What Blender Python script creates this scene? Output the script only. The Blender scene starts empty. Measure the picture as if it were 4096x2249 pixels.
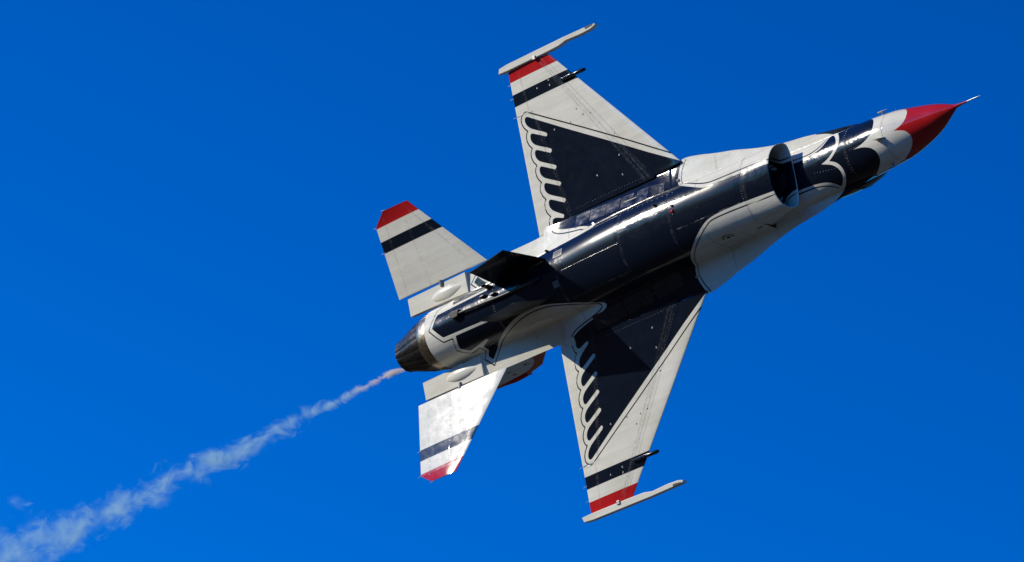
import bpy, bmesh, math, random
import numpy as np
from mathutils import Matrix, Vector
R_ = math.radians
rnd = random.Random(7)
sc = bpy.context.scene
COL = sc.collection

# ------------------------------------------------------------------ camera, sky, sun, exposure
ELEV = R_(14.0)                       # how far the photographer looks up
CAM = np.array([0.0, 0.0, 1.7])
fw = np.array([0, math.cos(ELEV), math.sin(ELEV)]); up = np.array([0, -math.sin(ELEV), math.cos(ELEV)])
ROLL = R_(15.0)                        # the camera is held tilted
rt = np.array([1.0, 0, 0]); CW = np.column_stack([rt * math.cos(ROLL) + up * math.sin(ROLL), up * math.cos(ROLL) - rt * math.sin(ROLL), -fw])
# attitude of the aircraft seen by the photographer (x right, y down, z away)
ATT = np.array([[0.7225668004, 0.1755499632, 0.6686399848], [-0.3257032121, 0.9395917827, 0.1052838995], [-0.6097660507, -0.2938528412, 0.7360950150]])
OFF = np.array([2.5614924851, -0.6204343643, 120.0]) - ATT @ np.array([6.5, 0, 0])
FLIP = np.diag([1.0, -1.0, -1.0])
JET_R = CW @ FLIP @ ATT
JET_T = CAM + CW @ FLIP @ OFF
cam = bpy.data.cameras.new('camera'); cam.sensor_width = 36.0; cam.lens = 207.9 * 120 / 4096 * 36
cam.clip_start = 1.0; cam.clip_end = 60000
co = bpy.data.objects.new('camera', cam); COL.objects.link(co)
co.matrix_world = Matrix.Translation(CAM.tolist()) @ Matrix(CW.tolist()).to_4x4()
sc.camera = co

SUN_B = np.array([-0.600, -0.605, -0.523]); SUN_B /= np.linalg.norm(SUN_B)
SUN_W = JET_R @ SUN_B                  # towards the sun
sun_el = math.asin(SUN_W[2]); sun_az = math.atan2(SUN_W[0], SUN_W[1])
w = bpy.data.worlds.new('World'); sc.world = w; w.use_nodes = True
nt = w.node_tree; nt.nodes.clear()
sky = nt.nodes.new('ShaderNodeTexSky'); sky.sky_type = 'NISHITA'; sky.sun_disc = False
sky.sun_elevation = sun_el; sky.sun_rotation = sun_az
sky.altitude = 3000; sky.air_density = 1.0; sky.dust_density = 0.0; sky.ozone_density = 6.0
gam = nt.nodes.new('ShaderNodeGamma'); gam.inputs[1].default_value = 1.45      # the photograph's deep, polarised blue, over the whole sky alike
scl = nt.nodes.new('ShaderNodeVectorMath'); scl.operation = 'SCALE'; scl.inputs[3].default_value = 0.99
hs = nt.nodes.new('ShaderNodeHueSaturation'); hs.inputs['Saturation'].default_value = 1.3; hs.inputs['Hue'].default_value = 0.502
bg = nt.nodes.new('ShaderNodeBackground'); bg.inputs[1].default_value = 0.10
out = nt.nodes.new('ShaderNodeOutputWorld')
nt.links.new(sky.outputs[0], scl.inputs[0]); nt.links.new(scl.outputs[0], gam.inputs[0]); nt.links.new(gam.outputs[0], hs.inputs['Color'])
nt.links.new(hs.outputs[0], bg.inputs[0]); nt.links.new(bg.outputs[0], out.inputs[0])
sl = bpy.data.lights.new('sun', 'SUN'); sl.energy = 5.0; sl.angle = R_(0.53); sl.color = (1.0, 0.94, 0.80)
so = bpy.data.objects.new('sun', sl); COL.objects.link(so)
so.rotation_euler = Vector(SUN_W.tolist()).to_track_quat('Z', 'Y').to_euler()
sc.cycles.use_denoising = True; sc.cycles.volume_step_rate = 0.04; sc.cycles.volume_bounces = 2; sc.cycles.volume_max_steps = 512
vs = sc.view_settings; vs.view_transform = 'Standard'; vs.look = 'None'; vs.exposure = 0.0; vs.gamma = 1.0; vs.use_curve_mapping = False

# ------------------------------------------------------------------ helpers
def link(name, me, parent=None, mat=None):
    o = bpy.data.objects.new(name, me); COL.objects.link(o)
    if parent is not None: o.parent = parent
    if mat is not None and me is not None: me.materials.append(mat)
    return o
def mesh_np(name, V, F, smooth=True):
    """F: (n,4) int array of quads, degenerate quads become triangles"""
    V = np.asarray(V, float).reshape(-1, 3); me = bpy.data.meshes.new(name)
    F = np.asarray(F, int)
    me.vertices.add(len(V)); me.vertices.foreach_set('co', V.ravel().astype(np.float32))
    me.loops.add(F.size); me.loops.foreach_set('vertex_index', F.ravel().astype(np.int32))
    me.polygons.add(len(F)); me.polygons.foreach_set('loop_start', np.arange(0, F.size, F.shape[1], dtype=np.int32))
    me.update(calc_edges=True); me.validate()
    me.polygons.foreach_set('use_smooth', np.full(len(me.polygons), smooth))
    return me
def gridfaces(ni, nj, base=0, flip=False):
    i, j = np.meshgrid(np.arange(ni - 1), np.arange(nj - 1), indexing='ij')
    a = (i * nj + j).ravel() + base
    f = np.column_stack([a, a + 1, a + nj + 1, a + nj])
    return f[:, ::-1] if flip else f
def slab(name, lo, upg, parent, mat, walls=True):
    """a closed shell of a lower and an upper (ni,nj,3) grid with walls round the rim"""
    ni, nj = lo.shape[:2]; V = [lo.reshape(-1, 3), upg.reshape(-1, 3)]; F = [gridfaces(ni, nj), gridfaces(ni, nj, ni * nj, True)]; n = 2 * ni * nj
    src = [np.arange(ni * nj), np.arange(ni * nj)]
    if walls:
        idx = np.arange(ni * nj).reshape(ni, nj)
        for line in (idx[0], idx[-1], idx[:, 0], idx[:, -1]):
            a = lo.reshape(-1, 3)[line]; b = upg.reshape(-1, 3)[line]; m = len(line)
            V += [a, b]; k = np.arange(m - 1); F.append(np.column_stack([n + k, n + k + 1, n + m + k + 1, n + m + k])); n += 2 * m
            src += [line, line]
    o = link(name, mesh_np(name, np.vstack(V), np.vstack(F)), parent, mat)
    return o, np.concatenate(src)
def bm_obj(name, bm, parent, mat, smooth=False):
    me = bpy.data.meshes.new(name); bm.normal_update(); bm.to_mesh(me); bm.free()
    if smooth: me.polygons.foreach_set('use_smooth', np.full(len(me.polygons), True))
    return link(name, me, parent, mat)
def frame(d):
    d = np.asarray(d, float); d = d / np.linalg.norm(d); a = np.array([0, 0, 1.0]) if abs(d[2]) < .9 else np.array([1.0, 0, 0])
    u = np.cross(a, d); u /= np.linalg.norm(u); return d, u, np.cross(d, u)
def lathe_pts(pts, rads, nseg=16, sq=(1, 1)):
    pts = np.asarray(pts, float); d, u, v = frame(pts[-1] - pts[0]); th = np.linspace(0, 2 * math.pi, nseg + 1)
    V = np.array([[p + r * (math.cos(t) * u * sq[0] + math.sin(t) * v * sq[1]) for t in th] for p, r in zip(pts, rads)])
    return V
def tube(name, pts, rads, parent, mat, nseg=16, sq=(1, 1)):
    V = lathe_pts(pts, rads, nseg, sq)
    return link(name, mesh_np(name, V, gridfaces(len(pts), nseg + 1)), parent, mat)
def prism(name, poly, z0, z1, parent, mat, bev=0.0, to3=None):
    """polygon (x,y) pushed from z0 to z1; to3 maps (x,y,z) rows to body space"""
    bm = bmesh.new(); lo_ = [bm.verts.new((p[0], p[1], z0)) for p in poly]; f = bm.faces.new(lo_)
    r = bmesh.ops.extrude_face_region(bm, geom=[f]); bmesh.ops.translate(bm, vec=(0, 0, z1 - z0), verts=[g for g in r['geom'] if isinstance(g, bmesh.types.BMVert)])
    if bev: bmesh.ops.bevel(bm, geom=bm.edges[:], offset=bev, segments=2, affect='EDGES', profile=.5)
    bmesh.ops.recalc_face_normals(bm, faces=bm.faces)
    if to3:
        for v_ in bm.verts: v_.co = Vector(to3(v_.co.x, v_.co.y, v_.co.z))
    return bm_obj(name, bm, parent, mat)
def pchip(xs, ys):
    xs = np.asarray(xs, float); ys = np.asarray(ys, float); h = np.diff(xs); d = np.diff(ys) / h; m = np.zeros_like(ys)
    for i in range(1, len(xs) - 1):
        if d[i - 1] * d[i] > 0:
            w1 = 2 * h[i] + h[i - 1]; w2 = h[i] + 2 * h[i - 1]; m[i] = (w1 + w2) / (w1 / d[i - 1] + w2 / d[i])
    m[0] = d[0]; m[-1] = d[-1]
    def f(x):
        x = np.clip(np.asarray(x, float), xs[0], xs[-1]); k = np.clip(np.searchsorted(xs, x, side='right') - 1, 0, len(h) - 1); t = (x - xs[k]) / h[k]
        return ((1 + 2 * t) * (1 - t) ** 2 * ys[k] + t * (1 - t) ** 2 * h[k] * m[k] + t * t * (3 - 2 * t) * ys[k + 1] + t * t * (t - 1) * h[k] * m[k + 1])
    return f
def table(rows):
    a = np.array(sorted(rows)); return [pchip(a[:, 0], a[:, k]) for k in range(1, a.shape[1])]
def smin(a, b, k):
    h = np.clip(.5 + .5 * (b - a) / k, 0, 1); return b * (1 - h) + a * h - k * h * (1 - h)
# ------------------------------------------------------------------ materials (procedural)
class NT:
    def __init__(s, name):
        s.m = bpy.data.materials.new(name); s.m.use_nodes = True; s.t = s.m.node_tree; s.b = s.t.nodes['Principled BSDF']
    def n(s, typ, **kw):
        x = s.t.nodes.new('ShaderNode' + typ)
        for k, v in kw.items(): setattr(x, k, v)
        return x
    def l(s, a, b): s.t.links.new(a, b)
    def noise(s, scale, detail=3, rough=.55, coord=None, vscale=None):
        x = s.n('TexNoise'); x.inputs['Scale'].default_value = scale; x.inputs['Detail'].default_value = detail; x.inputs['Roughness'].default_value = rough
        c = coord or s.n('TexCoord').outputs['Object']
        if vscale:
            mp = s.n('Mapping'); mp.inputs['Scale'].default_value = vscale; s.l(c, mp.inputs[0]); c = mp.outputs[0]
        s.l(c, x.inputs['Vector']); return x.outputs['Fac']
    def ramp(s, fac, a, b, va=0., vb=1., smooth=False):
        x = s.n('MapRange'); x.interpolation_type = 'SMOOTHSTEP' if smooth else 'LINEAR'
        for k, v in zip(('From Min', 'From Max', 'To Min', 'To Max'), (a, b, va, vb)): x.inputs[k].default_value = v
        s.l(fac, x.inputs['Value']); return x.outputs[0]
    def mix(s, fac, a, b, blend='MIX'):
        x = s.n('Mix'); x.data_type = 'RGBA'; x.blend_type = blend
        if isinstance(fac, (int, float)): x.inputs[0].default_value = fac
        else: s.l(fac, x.inputs[0])
        for k, v in ((6, a), (7, b)):
            if isinstance(v, tuple): x.inputs[k].default_value = (*v, 1)
            else: s.l(v, x.inputs[k])
        return x.outputs[2]
    def math(s, op, a, b=None):
        x = s.n('Math'); x.operation = op
        for k, v in ((0, a), (1, b)):
            if v is None: continue
            if isinstance(v, (int, float)): x.inputs[k].default_value = v
            else: s.l(v, x.inputs[k])
        return x.outputs[0]
    def attr(s, nm): x = s.n('Attribute'); x.attribute_name = nm; return x.outputs['Fac']
WHITE_C, NAVY_C, RED_C = (.69, .658, .578), (.0036, .0075, .0175), (.42, .011, .014)
def gloss(t, rough, bumpd=None, coat=.35, coat_r=.12):
    t.b.inputs['IOR'].default_value = 1.45
    t.b.inputs['Coat Weight'].default_value = coat; t.b.inputs['Coat Roughness'].default_value = coat_r
    if isinstance(rough, float): t.b.inputs['Roughness'].default_value = rough
    else: t.l(rough, t.b.inputs['Roughness'])
def weather(t, col):
    """airflow streaks and dirt: soft, real variation in the paint itself"""
    co_ = t.n('TexCoord').outputs['Object']
    streak = t.noise(1.0, 5, .6, co_, (.55, 9, 9)); blot = t.noise(1.3, 4, .6, co_); fine = t.noise(26, 3, .6, co_)
    k = t.math('ADD', t.ramp(streak, .32, .72, .87, 1.03), t.ramp(blot, .3, .7, -.085, .04)); k = t.math('ADD', k, t.ramp(fine, .3, .7, -.018, .018))
    x = t.n('Mix'); x.data_type = 'RGBA'; x.blend_type = 'MULTIPLY'; x.inputs[0].default_value = 1.0; t.l(col, x.inputs[6])
    cc = t.n('CombineColor'); t.l(k, cc.inputs[0]); t.l(k, cc.inputs[1]); t.l(t.math('MULTIPLY', k, t.ramp(blot, .3, .7, .93, 1.0)), cc.inputs[2]); t.l(cc.outputs[0], x.inputs[7])
    return x.outputs[2], co_
def bump(t, co_, strength=.06, seam=None, wave=0.0):
    h = t.math('ADD', t.math('MULTIPLY', t.noise(1.6, 2, .5, co_), .0032), t.math('MULTIPLY', t.noise(9, 2, .5, co_), .0003))
    if wave > 1: h = t.math('ADD', h, t.math('ADD', t.math('MULTIPLY', t.noise(4.5, 3, .6, co_), .0028 * wave), t.math('MULTIPLY', t.noise(1.0, 3, .6, co_, (.6, 14, 14)), .0010 * wave)))
    if seam is not None: h = t.math('ADD', h, seam)
    b = t.n('Bump'); b.inputs['Strength'].default_value = strength; b.inputs['Distance'].default_value = 1.0; t.l(h, b.inputs['Height']); t.l(b.outputs[0], t.b.inputs['Normal'])
    t.l(b.outputs[0], t.b.inputs['Coat Normal'])
def m_paint(name='aircraft_paint', SEAM=.38, wave=1.0):
    t = NT(name); e = .004
    navy = t.ramp(t.attr('navy'), -e, e, 1, 0, True); red = t.ramp(t.attr('red'), -e, e, 1, 0, True); line = t.ramp(t.attr('line'), -e, e, 1, 0, True)
    c = t.mix(navy, WHITE_C, NAVY_C); c = t.mix(red, c, RED_C); c = t.mix(line, c, (.012, .012, .014))
    c, co_ = weather(t, c)
    sd = t.attr('seam'); groove = t.ramp(sd, .002, .010, 1, 0, True); grime = t.ramp(sd, .004, .05, 1, 0, True)
    c = t.mix(t.math('MULTIPLY', groove, SEAM), c, (.03, .028, .026))
    c = t.mix(t.math('MULTIPLY', t.math('MULTIPLY', grime, t.ramp(t.noise(14, 3, .6, co_), .4, .65)), .22), c, (.16, .14, .12))
    t.l(c, t.b.inputs['Base Color'])
    r = t.ramp(t.noise(5, 4, .6, co_), .3, .7, *((.085, .14) if wave <= 1 else (.12, .19))); gloss(t, r, coat=0.0); t.b.inputs['Specular IOR Level'].default_value = .5 if wave <= 1 else .33
    bump(t, co_, 1.0, t.math('MULTIPLY', groove, -.0012 if wave <= 1 else -.0022), wave); return t.m
def m_plain(name, col, rough=.2, coat=0.0):
    t = NT(name); rgb = t.n('RGB'); rgb.outputs[0].default_value = (*col, 1); c, co_ = weather(t, rgb.outputs[0]); t.l(c, t.b.inputs['Base Color'])
    gloss(t, rough, coat=coat); bump(t, co_, .8); return t.m
def m_metal(name, c0, c1, rough, band=None, metal=1.0):
    t = NT(name); co_ = t.n('TexCoord').outputs['Object']; f = t.noise(3.5, 5, .65, co_, band or (1, 1, 1)); t.l(t.mix(t.ramp(f, .3, .7), c0, c1), t.b.inputs['Base Color'])
    t.l(t.ramp(t.noise(18, 4, .6, co_), .3, .7, rough * .75, rough * 1.3), t.b.inputs['Roughness']); t.b.inputs['Metallic'].default_value = metal; bump(t, co_, .6); return t.m
M_PAINT = m_paint('aircraft_paint', .26); M_BODY = m_paint('fuselage_paint', .42, 1.6); M_WHITE = m_plain('white_paint', WHITE_C); M_NAVY = m_plain('navy_paint', NAVY_C, .17); M_RED = m_plain('red_paint', RED_C); M_NAVY.node_tree.nodes['Principled BSDF'].inputs['Specular IOR Level'].default_value = .33
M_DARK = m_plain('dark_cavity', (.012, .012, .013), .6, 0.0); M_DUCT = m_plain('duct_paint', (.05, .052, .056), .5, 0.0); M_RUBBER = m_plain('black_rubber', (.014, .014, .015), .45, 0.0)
M_METAL = m_metal('bare_metal', (.55, .54, .52), (.75, .74, .72), .28); M_BRONZE = m_metal('heat_stained_ring', (.20, .16, .11), (.42, .36, .29), .32, (9, 1.5, 1.5))
M_PETAL = m_metal('burnt_petals', (.014, .013, .013), (.045, .041, .038), .38, (1, 5, 5), .75); M_BEIGE = m_plain('primer_edge', (.36, .33, .24), .45, .1)
M_GLASS = m_metal('tinted_canopy', (.05, .048, .042), (.07, .066, .055), .07); M_WICK = m_plain('grey_fitting', (.22, .22, .21), .4); M_BOLT = m_metal('painted_fastener', (.20, .20, .20), (.34, .34, .33), .42, None, .8); M_LAMP = m_plain('red_lens', (.5, .03, .03), .1)
# ------------------------------------------------------------------ fuselage sections (x forward, y to port, z up, metres; x = 0 at the nozzle lip)
F_ZC, F_A, F_BOT = table([(9.4, .02, .58, -.27), (10.0, .02, .58, -.27), (10.7, .02, .56, -.30), (11.2, .02, .545, -.335), (11.7, .02, .53, -.37), (12.1, .03, .52, -.405),
                          (12.5, .045, .505, -.43), (12.75, .05, .487, -.43), (13.0, .042, .462, -.41), (13.25, .034, .417, -.375), (13.5, .015, .362, -.34),
                          (13.75, -.012, .30, -.305), (14.0, -.06, .22, -.275), (14.25, -.118, .117, -.232), (14.42, -.155, .045, -.2), (14.5, -.17, .02, -.19)])
T_A, T_ZC, T_BOT, T_N = table([(1.1, .62, .05, -.57, 2.0), (1.5, .625, .05, -.60, 2.0), (2.0, .635, .04, -.635, 2.0), (3.0, .655, .01, -.69, 2.0), (4.0, .69, -.04, -.735, 2.1), (5.0, .74, -.13, -.79, 2.2),
                               (6.0, .77, -.22, -.85, 2.3), (7.0, .76, -.30, -.88, 2.35), (8.0, .72, -.36, -.885, 2.35), (9.0, .68, -.40, -.855, 2.3), (9.7, .66, -.42, -.80, 2.3)])
WIDE = pchip([1.1, 1.45, 1.62, 1.75, 2.0, 2.6, 3.86, 4.06, 4.2, 7.4, 7.86, 8.22, 8.6, 9.08, 9.63, 10.15, 10.77, 11.12, 11.8, 12.15, 12.5],
             [.62, .64, .90, 1.06, 1.07, 1.10, 1.11, 1.14, 1.29, 1.29, 1.37, 1.31, 1.21, 1.10, .945, .835, .76, .70, .60, .53, .40])
S_TOP, S_W = table([(1.1, .62, .62), (2.5, .75, .55), (5, .85, .5), (8, .95, .5), (9.6, 1.0, .52), (11, .75, .54), (12, .58, .53), (12.75, .487, .487)])
FILLET = pchip([1.1, 2.0, 3.5, 4.4, 7.3, 8.2, 9.7, 12.8], [.03, .10, .18, .25, .25, .18, .08, .05])
PLATE = pchip([1.1, 1.6, 2.0, 3.8, 4.2, 5.8, 7.4, 8.0, 9.5, 11.5, 12.5], [.03, .05, .06, .05, .055, .085, .06, .04, .03, .025, .02])
WZ = lambda x: np.interp(x, [1.1, 3.8, 4.3, 5.2, 7.0, 7.7, 12.8], [0, 0, .25, 1, 1, .1, 0])
NU = 96
def belly_section(x, trunk):
    """half section of the underside from the keel out to the chine, resampled by length; returns y, z, u"""
    W = float(WIDE(x)) if x < 12.4 else 0.0
    if trunk: a, zc, bot, n = float(T_A(x)), float(T_ZC(x)), float(T_BOT(x)), float(T_N(x))
    else: a, zc, bot, n = float(F_A(x)), float(F_ZC(x)), float(F_BOT(x)), 2.05
    b = zc - bot
    if W <= a * 1.015:
        t = np.linspace(0, math.pi / 2, 200); y = a * np.sin(t) ** (2 / n); z = zc - b * np.cos(t) ** (2 / n)
    else:
        y = np.concatenate([np.linspace(0, a * .9, 200), a * (.9 + .1 * np.sin(np.linspace(0, math.pi / 2, 160)))[1:], np.linspace(a, W, 160)[1:]])
        zb = np.where(y < a, zc - b * np.maximum(0, 1 - (y / a) ** n) ** (1 / n), zc + (y - a) * 9)
        th = float(PLATE(x)); e = .008 + .012 * (1.0 if 4.1 < x < 7.5 else 0)
        zs = -(e + (th - e) * np.clip((W - y) / .45, 0, 1)) + .03 * np.clip((x - 8.2) / 2.5, 0, 1)
        zs = zs - .42 * np.clip(W - .03 - y, 0, 1) * float(WZ(x))
        z = smin(zb, zs, float(FILLET(x)) * np.clip((W - y) / .3, .15, 1))
    s = np.concatenate([[0], np.cumsum(np.hypot(np.diff(y), np.diff(z)))]); u = np.linspace(0, s[-1], NU)
    return np.interp(u, s, y), np.interp(u, s, z), u
def body_piece(name, x0, x1, trunk, parent, mat, dx=.026):
    xs = np.linspace(x0, x1, max(3, int(abs(x1 - x0) / dx)))
    lo, up_, uu = [], [], []
    for x in xs:
        y, z, u = belly_section(x, trunk)
        Y = np.concatenate([-y[:0:-1], y]); Z = np.concatenate([z[:0:-1], z]); U = np.concatenate([-u[:0:-1], u])
        lo.append(np.column_stack([np.full(len(Y), x), Y, Z])); uu.append(np.column_stack([np.full(len(Y), x), U]))
        W, ze = y[-1], z[-1]; t = np.linspace(-math.pi / 2, math.pi / 2, 41); sw, st = min(float(S_W(x)), W), float(S_TOP(x))
        if x > 12.75: sw, st = W, 2 * float(F_ZC(x)) - float(F_BOT(x))
        yy = W * np.sin(t); core = ze + (st - ze) * np.maximum(0, 1 - (np.abs(yy) / (sw * 1.001)) ** 2) ** .5
        plate = ze + (.10 if W > sw * 1.1 else 0) * np.clip((W - np.abs(yy)) / .4, 0, 1)
        up_.append(np.column_stack([np.full(len(yy), x), yy, np.maximum(core, plate)]))
    lo, up_, uu = np.array(lo), np.array(up_), np.array(uu)
    n1 = lo.shape[0] * lo.shape[1]
    V = np.vstack([lo.reshape(-1, 3), up_.reshape(-1, 3)])
    F = np.vstack([gridfaces(len(xs), lo.shape[1], 0, x1 < x0), gridfaces(len(xs), up_.shape[1], n1, x1 > x0)])
    o = link(name, mesh_np(name, V, F), parent, mat)
    su = np.column_stack([up_[..., 0].ravel(), (np.abs(up_[..., 1]).ravel() * 0 + 9.0) * np.sign(up_[..., 1].ravel() + 1e-9)])
    return o, np.vstack([uu.reshape(-1, 2), su])

jet = bpy.data.objects.new('fighter_jet', None); COL.objects.link(jet)
jet.matrix_world = Matrix.Translation(JET_T.tolist()) @ Matrix(JET_R.tolist()).to_4x4()
jet['label'] = 'white, navy and red display fighter jet banking overhead, seen from below'; jet['category'] = 'fighter jet'

PAINTED = []          # (object, (n,2) surface coordinates, sheet)
def add(o, c, sheet): PAINTED.append((o, np.asarray(c, float), sheet)); return o

o, c = body_piece('radome', 12.86, 14.47, False, jet, M_PAINT); add(o, c, 'body')
o, c = body_piece('forward_fuselage', 9.70, 12.86, False, jet, M_BODY); fwdf = add(o, c, 'body')
o, c = body_piece('center_fuselage', 4.86, 9.70, True, jet, M_BODY); ctr = add(o, c, 'body')
o, c = body_piece('aft_fuselage', 1.10, 4.86, True, jet, M_BODY); aft = add(o, c, 'body')
# face that closes the centre section behind the intake
# ------------------------------------------------------------------ intake: oval mouth, splitter plate ahead of the lower lip
def mouth_ring(k, inset=0.0, n=120):
    """k = 0 at the lip, 1 where the trunk takes over; runs from keel round to keel"""
    t = np.linspace(-math.pi, math.pi, n + 1)       # 0 = keel
    hw = .645 + (.66 - .645) * k - inset; bot = -.770 + (-.80 + .770) * k + inset; mid = -.47 + .05 * k; top = -.335 + .33 * k ** 1.3 - inset
    s, cz = np.sin(t), np.cos(t); nlo = 2.25; nup = 3.3 + 6 * k * k
    y = hw * np.sign(s) * np.abs(s) ** (2 / np.where(cz > 0, nlo, nup)); z = np.where(cz > 0, mid - (mid - bot) * np.abs(cz) ** (2 / nlo), mid + (top - mid) * np.abs(cz) ** (2 / nup))
    xl = 10.355 + (z - bot) * .64; x = xl * (1 - k) + 9.70 * k
    return np.column_stack([x, y, z])
ks = np.concatenate([np.linspace(0, 1, 26)])
outer = np.array([mouth_ring(k) for k in ks]); kin = np.linspace(0, 1, 20)
inner = np.array([mouth_ring(k, .012 + .03 * min(1, k * 3)) for k in kin])
duct = [inner[-1] * 1.0]
for q in np.linspace(.1, 1, 10):
    r = inner[-1].copy(); c0 = r.mean(0); r = c0 + (r - c0) * (1 - .28 * q); r[:, 0] -= 2.6 * q; r[:, 2] += .30 * q * q; duct.append(r)
def ring_u(G):
    G = np.asarray(G); h = G.shape[1] // 2
    seg = np.linalg.norm(np.diff(G[:, :, 1:], axis=1), axis=2); s = np.concatenate([np.zeros((len(G), 1)), np.cumsum(seg, 1)], 1); s -= s[:, h:h + 1]
    return np.stack([G[..., 0], s], -1).reshape(-1, 2)
lip_mid = (outer[0] + inner[0]) / 2 + np.array([.010, 0, 0])
G = np.vstack([outer[::-1], lip_mid[None], inner])
oi = link('intake', mesh_np('intake', G, gridfaces(len(G), G.shape[1])), jet, M_BODY); ci = ring_u(G)
nout = len(outer) * G.shape[1]; ci2 = ci.copy()
add(oi, ci2, 'intake')
dd = np.array(duct); link('intake_duct', mesh_np('intake_duct', dd, gridfaces(len(dd), dd.shape[1])), oi, M_DUCT)
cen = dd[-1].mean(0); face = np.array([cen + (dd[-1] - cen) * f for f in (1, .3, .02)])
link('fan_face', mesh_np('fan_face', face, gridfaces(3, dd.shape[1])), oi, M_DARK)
# boundary layer diverter between splitter and belly
prism('diverter', [(10.55, 0), (10.0, -.34), (9.75, -.34), (9.75, .34), (10.0, .34)], -.315, -.24, oi, M_DARK)

# ------------------------------------------------------------------ wings
TE_X, TIP_Y, TIP_C = 3.99, 4.572, 1.09
SW = math.tan(R_(40))
def x_le(y): return TE_X + TIP_C + (TIP_Y - y) * SW
def wing_z(x, y, side):
    c = x_le(y) - TE_X; f = np.clip((x_le(y) - x) / c, 0, 1)
    t = .021 * c * (2.6 * np.sqrt(np.maximum(f, 0)) * (1 - f) ** .95 * .78) + .004 * (f < .999)
    return side * t - .012 * c * 0 - .03 * (y / TIP_Y) ** 2
HINGE_LE = lambda y: np.interp(y, [1.37, 4.572], [7.10, 4.93])        # back edge of the drooping leading edge
HINGE_TE = lambda y: np.interp(y, [1.29, 3.62], [4.83, 4.38])
def wing_piece(name, sgn, y0, y1, xf, xb, nx, ny, parent, droop=0.0, hinge=None):
    ys = np.linspace(y0, y1, ny); s = np.linspace(0, 1, nx) ** 1.0
    Y = np.repeat(ys[:, None], nx, 1); XF, XB = xf(ys)[:, None], xb(ys)[:, None]; X = XF + (XB - XF) * (s if droop == 0 or hinge is None else s ** 1.6)[None]
    lo = np.stack([X, Y * sgn, wing_z(X, Y, -1)], -1); hi = np.stack([X, Y * sgn, wing_z(X, Y, 1)], -1)
    if droop and hinge:
        xh = hinge(ys)[:, None]
        for g in (lo, hi): g[..., 2] -= (g[..., 0] - xh) * math.tan(droop)
    C = np.stack([X, Y], -1).reshape(-1, 2)
    if sgn > 0: lo, hi, C = lo[::-1], hi[::-1], C.reshape(ny, nx, 2)[::-1].reshape(-1, 2)
    o, src = slab(name, lo, hi, parent, M_PAINT); add(o, C[src], 'wing'); return o
WINGS = {}
for sgn in (-1, 1):
    g = .006
    wg = wing_piece('wing', sgn, 1.24, TIP_Y, lambda y: np.minimum(HINGE_LE(y) - g, x_le(y)), lambda y: np.where(y < 3.63, HINGE_TE(y) + g, TE_X + .0), 110, 150, jet)
    WINGS[sgn] = wg
    wing_piece('leading_edge_flap', sgn, 1.31, TIP_Y - .01, x_le, HINGE_LE, 44, 130, wg, R_(2.5), HINGE_LE)
    wing_piece('flaperon', sgn, 1.13, 3.615, HINGE_TE, lambda y: np.full_like(y, TE_X), 40, 110, wg, R_(-.6), HINGE_TE)
# ------------------------------------------------------------------ stabilators
def plate3(name, P, th, nx, ny, parent, mat, sheet, mir=1):
    """P: root LE, root TE, tip TE, tip LE corners (3d) + thickness root/tip; lens section along the chord"""
    P = np.array(P, float); s, t = np.meshgrid(np.linspace(0, 1, nx), np.linspace(0, 1, ny), indexing='ij')
    root = P[0] + (P[1] - P[0]) * s[..., None]; tip = P[3] + (P[2] - P[3]) * s[..., None]; G = root * (1 - t[..., None]) + tip * t[..., None]
    nrm = np.cross(P[1] - P[0], P[3] - P[0]); nrm /= np.linalg.norm(nrm)
    return G, s, t, nrm
STAB = [(2.63, 1.115, -.075), (.19, 1.075, -.06), (.185, 2.615, -.37), (.55, 2.845, -.49), (1.2, 2.81, -.46)]
STABS = {}
for sgn in (-1, 1):
    A = np.array(STAB); nx, ny = 70, 70
    s, t = np.meshgrid(np.linspace(0, 1, nx), np.linspace(0, 1, ny), indexing='ij')
    y = A[0, 1] + (2.83 - A[0, 1]) * t
    le = np.stack([np.interp(y, [1.08, 2.83], [2.655, 1.19]), np.interp(y, [1.08, 2.83], [-.07, -.468])], -1)
    te = np.stack([np.interp(y, [1.08, 2.615, 2.84], [.19, .185, .55]), np.interp(y, [1.08, 2.615, 2.84], [-.06, -.37, -.49])], -1)
    X = le[..., 0] + (te[..., 0] - le[..., 0]) * s; Z = le[..., 1] + (te[..., 1] - le[..., 1]) * s
    th = (.035 * (1 - t) + .012 * t) * (2.4 * np.sqrt(s) * (1 - s) ** .9 * .8) + .004
    lo = np.stack([X, y * sgn, Z - th], -1); hi = np.stack([X, y * sgn, Z + th], -1); C = np.stack([X, y], -1)
    if sgn < 0: lo, hi, C = lo[:, ::-1], hi[:, ::-1], C[:, ::-1]
    lo, hi, C = lo[:, ::-1], hi[:, ::-1], C[:, ::-1]
    o, src = slab('stabilator', lo, hi, jet, M_PAINT); add(o, C.reshape(-1, 2)[src], 'stab'); STABS[sgn] = o
    tube('pivot', [(1.35, 1.02 * sgn, -.055), (1.35, 1.13 * sgn, -.075)], [.05, .05], o, M_WICK, 14)
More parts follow.
